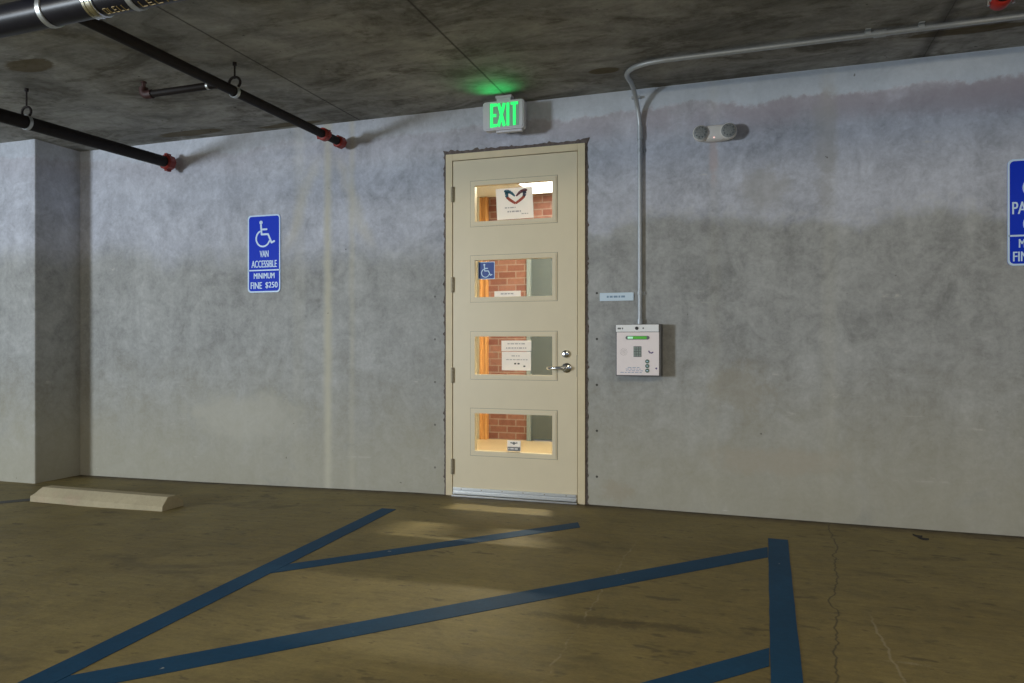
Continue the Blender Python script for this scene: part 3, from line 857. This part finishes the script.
mb = MB(); stroke(mb, [(-.674, 1.050), (-.668, 1.040), (-.655, 1.038), (-.648, 1.043)], .008, yf, yf - .0008); mb.build('call_mark', M['purple'], ep)
M['btn'] = Mat('dark_green_button', (0.10, 0.17, 0.11), 0.4).m
for z in (.983, .953, .923):
    b = MB(); b.prism(circ(-.684, z, .0135, 20), 'y', yf, yf - .003); bo = b.build('round_label', M['btn'], ep)
    MB().box(-.690, -.678, yf - .0036, yf - .003, z - .003, z + .003).build('printed_line', M['signwhite'], bo)
M['bluefine'] = Mat('pale_blue_print', (0.36, 0.42, 0.56), 0.6).m
for z, a, b in ((.942, -.812, -.735), (.932, -.826, -.72), (.921, -.822, -.712), (.910, -.86, -.72)):
    scribble(ep, a, b, z, .004, M['bluefine'], yf)
mb = MB(); mb.prism(circ(-.626, .938, .006, 12), 'y', yf, yf - .002); mb.build('lock', M['purple'], ep)

# ------------------------------------------------------------------ small plate
M['platef'] = speckled('pale_blue_plate', (0.66, 0.79, 0.90), 0.35, 0.0, amt=0.05, scale=6)
pl = MB().box(-1.019, -.789, -.008, .001, 1.388, 1.443, .001).build('name_plate', M['platef'], origin=(-.904, 0, 1.388))
tag(pl, 'small pale blue plate with faint lettering on the wall above the entry panel', 'wall plate')
M['platetext'] = Mat('blue_grey_print', (0.22, 0.34, 0.47), 0.6).m
scribble(pl, -.970, -.835, 1.416, .013, M['platetext'], -.008)

# ------------------------------------------------------------------ parking signs
def parking_sign(xc, z0, z1, label, rows, sym_z, sym_h, div):
    w = .305
    o = thing('parking_sign', label, 'sign', (xc, 0, z0), 'blue accessible parking signs on the wall')
    x0, x1 = xc - w / 2, xc + w / 2
    MB().prism(rrect(x0, x1, z0, z1, .030), 'y', .001, -.005).build('sign_panel', M['signblue'], o)
    mb = MB(); mb.ring(rrect(x0, x1, z0, z1, .030), rrect(x0 + .011, x1 - .011, z0 + .011, z1 - .011, .024), 'y', -.0045, -.0062)
    mb.box(x0 + .005, x1 - .005, -.0062, -.0045, div - .005, div + .005); mb.build('border', M['signwhite'], o)
    wheelchair(xc + .005, sym_z, sym_h, -.005, M['signwhite'], o)
    for s, z, hh, ww, dx in rows:
        lettering('lettering', s, xc + dx, -.005, z, hh, ww, M['signwhite'], o)
    return o
parking_sign(-3.718, 1.505, 2.120, 'blue van accessible sign with a minimum fine on the wall left of the door',
             (('VAN', 1.811, .052, .080, 0), ('ACCESSIBLE', 1.731, .056, .235, 0), ('MINIMUM', 1.637, .044, .192, 0), ('FINE', 1.561, .052, .104, -.073), ('$250', 1.561, .052, .112, .069)), 1.972, .205, 1.681)
parking_sign(1.526, 1.549, 2.164, 'blue parking only sign cut by the right edge of the picture',
             (('PARKING', 1.882, .072, .258, 0), ('ONLY', 1.789, .072, .150, 0), ('MINIMUM', 1.677, .050, .192, 0), ('FINE', 1.602, .056, .104, -.073), ('$250', 1.602, .056, .112, .069)), 2.035, .200, 1.722)

# ------------------------------------------------------------------ wheel stop
sy0, sx0, sx1, sz = -1.0, -4.967, -3.785, -.036
prof = [(0, 0), (0.004, .042), (.055, .098), (.125, .098), (.196, .042), (.200, 0)]
mb = MB(); rings = []
for x, k in ((sx0, 0), (sx0 + .012, .3), (sx0 + .055, 1), (sx1 - .004, 1), (sx1 - .001, .9), (sx1, 0)):
    ring = []
    for (y, z) in prof:
        zz = z if z <= .042 else .042 + (z - .042) * k
        ring.append(mb.bm.verts.new((x, sy0 + y, sz + zz)))
    rings.append(ring)
for a, b in zip(rings, rings[1:]):
    for k in range(len(prof)): mb.bm.faces.new((a[k], a[(k + 1) % len(prof)], b[(k + 1) % len(prof)], b[k]))
ws_ends = (rings[0], list(reversed(rings[-1])))
for r in ws_ends: mb.bm.faces.new(r)
bmesh.ops.remove_doubles(mb.bm, verts=mb.bm.verts[:], dist=1e-4)
ws = mb.build('wheel_stop', M['stop'], origin=((sx0 + sx1) / 2, sy0 + .1, sz))
tag(ws, 'pale concrete wheel stop lying on the floor beside the pillar', 'wheel stop')

# ------------------------------------------------------------------ pipes
def flange(mb, x, y0, y1, z, r, seg=20):
    mb.tube([(x, y0, z), (x, y1, z)], r, seg)
def hanger(parent, x, y, z, r):
    """A swivel ring hanger: threaded rod, yoke and band."""
    c = ceil_z(x)
    mb = MB(); mb.tube([(x, y, z + r + .050), (x, y, c + .002)], .0055, 8); mb.tube([(x, y, c - .02), (x, y, c + .001)], .012, 8)
    pts = [(x + (r + .030 - .012) * math.sin(a) , y, z + r + .030 + .030 * math.cos(a)) for a in (math.radians(d) for d in range(-160, 161, 20))]
    pts = [(x + .040 * math.sin(math.radians(d)), y, z + r + .026 + .034 * math.cos(math.radians(d))) for d in range(-140, 141, 20)]
    mb.tube(pts, .008, 8)
    h = mb.build('hanger', M['pipe'], parent, True)
    mb = MB()
    ci = [(x + (r + .001) * math.cos(a), z + (r + .001) * math.sin(a)) for a in (2 * math.pi * k / 24 for k in range(24))]
    co = [(x + (r + .005) * math.cos(a), z + (r + .005) * math.sin(a)) for a in (2 * math.pi * k / 24 for k in range(24))]
    mb.ring(co, ci, 'y', y - .011, y + .011)
    mb.build('band', M['strap'], h)
    return h
def grooved(parent, x, y, z, r, mat, name, half=.026):
    """A bolted grooved coupling: two half shells with bolt lugs."""
    mb = MB(); mb.tube([(x, y - half, z), (x, y - half * .75, z), (x, y + half * .75, z), (x, y + half, z)], [r + .008, r + .016, r + .016, r + .008], 20)
    for s in (-1, 1):
        mb.box(x + s * (r + .012) - .010, x + s * (r + .012) + .014 * (1 if s > 0 else 1), y - half * .7, y + half * .7, z - .016, z + .016, .003)
        mb.tube([(x + s * (r + .020), y, z - .028), (x + s * (r + .020), y, z + .028)], .006, 8)
    return mb.build(name, mat, parent, True)

# thin sprinkler line with a branch
p1 = thing('sprinkler_pipe', 'thin dark sprinkler pipe with red couplings and a short side branch', 'pipe', (-2.99, -1.5, 2.61), 'dark sprinkler pipes under the ceiling')
X1, Z1, R1 = -2.985, 2.614, .030
MB().tube([(X1, -5.6, Z1 + .004), (X1, -.075, Z1)], R1, 16).build('tube', M['pipe'], p1, True)
grooved(p1, X1, -.30, Z1, R1, M['red'], 'coupling')
mb = MB(); mb.tube([(X1, -.125, Z1), (X1, -.115, Z1), (X1, -.060, Z1), (X1, -.050, Z1)], [R1 + .010, R1 + .017, R1 + .017, R1 + .004], 8)
mb.build('end_cap', M['red'], p1)
hanger(p1, X1, -1.27, Z1 - .003, R1)
yb, zb = -1.43, 2.602
MB().tube([(X1 - .005, yb, zb), (-3.475, yb, zb - .004)], .021, 14).build('branch_pipe', M['pipe'], p1, True)
MB().tube([(X1 - .062, yb, zb), (X1 - .048, yb, zb)], .0225, 14).build('collar', M['strap'], p1, True)
mb = MB(); mb.tube(smooth_path([(-3.450, yb, zb - .004), (-3.495, yb, zb - .004), (-3.515, yb, zb + .016), (-3.515, yb, zb + .040)], 5), .026, 14)
el = mb.build('elbow', M['darkred'], p1, True)
mb = MB(); mb.tube([(-3.515, yb, zb + .035), (-3.515, yb, zb + .070)], .010, 10); mb.tube([(-3.515, yb, zb + .068), (-3.515, yb, zb + .074), (-3.515, yb, zb + .078)], [.018, .018, .012], 12)
for s in (-1, 1): mb.tube([(-3.515 + s * .012, yb, zb + .04), (-3.515 + s * .012, yb, zb + .07)], .003, 6)
mb.build('sprinkler_head', M['darkred'], el, True)

# thicker sprinkler line over the pillar
p2 = thing('sprinkler_pipe', 'thicker dark sprinkler pipe with a red end cap in front of the pillar', 'pipe', (-4.56, -1.5, 2.58), 'dark sprinkler pipes under the ceiling')
X2, Z2, R2 = -4.575, 2.578, .044
MB().tube([(X2, -5.6, Z2 - .10), (X2, -.09, Z2)], R2, 18).build('tube', M['pipe'], p2, True)
mb = MB(); mb.tube([(X2, -.145, Z2), (X2, -.130, Z2), (X2, -.075, Z2), (X2, -.060, Z2)], [R2 + .010, R2 + .020, R2 + .020, R2 + .004], 8)
for s in (-1, 1): mb.box(X2 - .014, X2 + .014, -.128, -.078, Z2 + s * (R2 + .016) - .012, Z2 + s * (R2 + .016) + .012, .003)
mb.build('end_cap', M['red'], p2)
hanger(p2, X2, -1.34, Z2 - .022, R2)

# pipe whose red end just shows at the top right
p3 = thing('sprinkler_pipe', 'sprinkler pipe with a bright red end cap at the top right of the picture', 'pipe', (1.1, -1.2, 2.7), 'dark sprinkler pipes under the ceiling')
X3, Z3 = 1.098, 2.742
MB().tube([(X3, -3.4, Z3), (X3, -.90, Z3)], .030, 16).build('tube', M['pipe'], p3, True)
mb = MB(); mb.tube([(X3, -.94, Z3), (X3, -.93, Z3), (X3, -.875, Z3), (X3, -.860, Z3)], [.038, .046, .046, .034], 16)
mb.build('end_cap', M['redbright'], p3, True)
for s in (-1, 1):
    mb = MB(); mb.tube([(X3 + s * .052, -.91, Z3 - .030), (X3 + s * .052, -.91, Z3 + .030)], .007, 8); mb.box(X3 + s * .046 - .010, X3 + s * .046 + .010, -.93, -.89, Z3 - .014, Z3 + .014, .002)
    mb.build('bolt', M['steel'], p3, True)
mb = MB(); mb.tube([(X3, -2.2, Z3 + .02), (X3, -2.2, ceil_z(X3) + .002)], .006, 8); mb.build('hanger', M['pipe'], p3)

# drain pipe across the top left
dp = thing('drain_pipe', 'wide black cast iron drain pipe with pale clamp bands at the top left', 'pipe', (-2.9, -2.6, 2.5))
YB, RB = -2.60, .0635
def bz(x): return 2.5115 + .022 * (x + 3.156)
def bx(x, r): return [(x - .0, YB, bz(x))]
MB().tube(smooth_path([(-4.05, YB, 2.90), (-4.05, YB, 2.72), (-4.02, YB, 2.60), (-3.95, YB, 2.53), (-3.84, YB, bz(-3.84)), (-3.7, YB, bz(-3.7))]) + [(-1.0, YB, bz(-1.0)), (3.0, YB, bz(3.0))], RB, 28).build('tube', M['bigpipe'], dp, True)
def bandring(x, w, r, mat, name, seg=28):
    return MB().tube([(x - w / 2, YB, bz(x)), (x - w / 2 + .002, YB, bz(x)), (x + w / 2 - .002, YB, bz(x)), (x + w / 2, YB, bz(x))], [RB + .0005, r, r, RB + .0005], seg).build(name, mat, dp, True)
for x in (-2.860, -2.402):
    b = bandring(x, .026, RB + .006, M['strap'], 'hanger_band')
    MB().tube([(x, YB, bz(x) + RB), (x, YB, ceil_z(x) + .002)], .006, 8).build('rod', M['strap'], b)
b = bandring(-2.600, .055, RB + .006, M['chrome'], 'coupling_band')
for s in (-1, 1):
    MB().tube([(-2.600 + s * .014 - .004, YB, bz(-2.60)), (-2.600 + s * .014 + .004, YB, bz(-2.60))], RB + .009, 28).build('clamp', M['chrome'], b, True)
# worn gold foundry lettering on the underside
def gold_row(x0, x1, n, ang):
    mb = MB()
    for k in range(n):
        x = x0 + (x1 - x0) * (k + .5) / n; w = (x1 - x0) / n * .62; st_ = random.choice(('o', 'l', 'e', 't', 'u'))
        segs = {'o': [(0, 0, 0, 1), (1, 0, 1, 1), (0, 0, 1, 0), (0, 1, 1, 1)], 'l': [(0, 0, 0, 1), (0, 0, 1, 0)], 'e': [(0, 0, 0, 1), (0, 0, 1, 0), (0, 1, 1, 1), (0, .5, .8, .5)],
                't': [(.5, 0, .5, 1), (0, 1, 1, 1)], 'u': [(0, 0, 0, 1), (1, 0, 1, 1), (0, 0, 1, 0)]}[st_]
        for (a, c, b_, d) in segs:
            q = []
            for (u, v) in ((a, c), (b_, d)):
                th = math.radians(ang + v * 26)
                xx = x + (u - .5) * w
                q.append((xx, YB - (RB + .0008) * math.sin(th), bz(xx) - (RB + .0008) * math.cos(th)))
            if (Vector(q[1]) - Vector(q[0])).length > 1e-5: mb.tube(q, .0022, 5)
    return mb.build('stencil_lettering', M['gold'], dp)
gold_row(-2.550, -2.430, 5, 2)
gold_row(-2.370, -2.10, 7, 2)

# ------------------------------------------------------------------ blue paint on the floor
M['oldstripe'] = speckled('worn_grey_floor_paint', (0.055, 0.055, 0.055), 0.6, amt=0.4, scale=14)


def stripe(pts, label, mat=None):
    """A painted stripe from its four corners on the floor."""
    mb = MB(); n = 24
    (a, b, c, d) = [Vector((p[0], p[1], 0)) for p in pts]       # a-b one end, d-c the other
    rows = []
    for i in range(n + 1):
        t = i / n
        l, r = a.lerp(d, t), b.lerp(c, t)
        l.x += random.uniform(-.001, .001); r.x += random.uniform(-.001, .001)
        rows.append([(l.x, l.y, floor_z(l.x) + .0022), (r.x, r.y, floor_z(r.x) + .0022)])
    vt = [[mb.bm.verts.new(p) for p in r] for r in rows]
    vb = [[mb.bm.verts.new((p[0], p[1], p[2] - .004)) for p in r] for r in rows]
    for i in range(n):
        mb.bm.faces.new((vt[i][0], vt[i][1], vt[i + 1][1], vt[i + 1][0]))
        mb.bm.faces.new((vt[i][0], vt[i + 1][0], vb[i + 1][0], vb[i][0])); mb.bm.faces.new((vt[i][1], vb[i][1], vb[i + 1][1], vt[i + 1][1]))
    mb.bm.faces.new((vt[0][0], vb[0][0], vb[0][1], vt[0][1])); mb.bm.faces.new((vt[n][0], vt[n][1], vb[n][1], vb[n][0]))
    o = mb.build('painted_stripe', mat or M['stripe'])
    return tag(o, label, 'floor marking', 'blue painted stripes on the garage floor')
stripe([(.056, -.530), (.161, -.533), (.135, -2.95), (.036, -2.95)], 'wide blue floor stripe running straight away from the wall at right')
stripe([(.0515, -.725), (.0498, -.925), (-2.154, -3.305), (-2.161, -3.118)], 'longest blue diagonal floor stripe, ending against the straight one')
stripe([(.0395, -2.140), (.0382, -2.300), (-1.0, -3.424), (-1.0, -3.263)], 'short blue diagonal stripe at the bottom right edge')
stripe([(-2.378, -.555), (-2.276, -.552), (-2.150, -3.46), (-2.265, -3.46)], 'blue floor stripe slanting from the bottom left corner towards the door')
stripe([(-1.049, -.525), (-1.009, -.643), (-2.212, -1.976), (-2.2185, -1.824)], 'blue diagonal floor stripe ending in front of the door')
stripe([(-5.30, -1.28), (-5.34, -1.18), (-4.94, -.74), (-4.86, -.80)], 'faded dark stripe left of the concrete wheel stop', M['oldstripe'])

# ------------------------------------------------------------------ scraps near the wall
for (x, y, sc, lab) in ((.890, -.262, .7, 'curled black scrap on the floor near the right wall, the nearer one of a pair'), (.872, -.205, .6, 'curled black scrap on the floor near the right wall, the one closest to the wall')):
    mb = MB(); vs0, vs1 = [], []
    for k in range(9):
        t = k / 8 - .5; w = .016 * sc * math.sqrt(max(0.04, 1 - (2 * t) ** 2))
        p = Vector((x + t * .075 * sc, y - t * .05 * sc, floor_z(x) + .001 + .007 * sc * (2 * t) ** 2))
        vs0.append((mb.bm.verts.new(p + Vector((0, -w, 0))), mb.bm.verts.new(p + Vector((0, w, .006)))))
        vs1.append((mb.bm.verts.new(p + Vector((0, -w, .002))), mb.bm.verts.new(p + Vector((0, w, .008)))))
    for k in range(8):
        for v in (vs0, vs1): mb.bm.faces.new((v[k][0], v[k + 1][0], v[k + 1][1], v[k][1]))
        for q in (0, 1): mb.bm.faces.new((vs0[k][q], vs0[k + 1][q], vs1[k + 1][q], vs1[k][q]))
    for k in (0, 8): mb.bm.faces.new((vs0[k][0], vs0[k][1], vs1[k][1], vs1[k][0]))
    tag(mb.build('dry_scrap', M['gap'], origin=(x, y, floor_z(x))), lab, 'scrap')
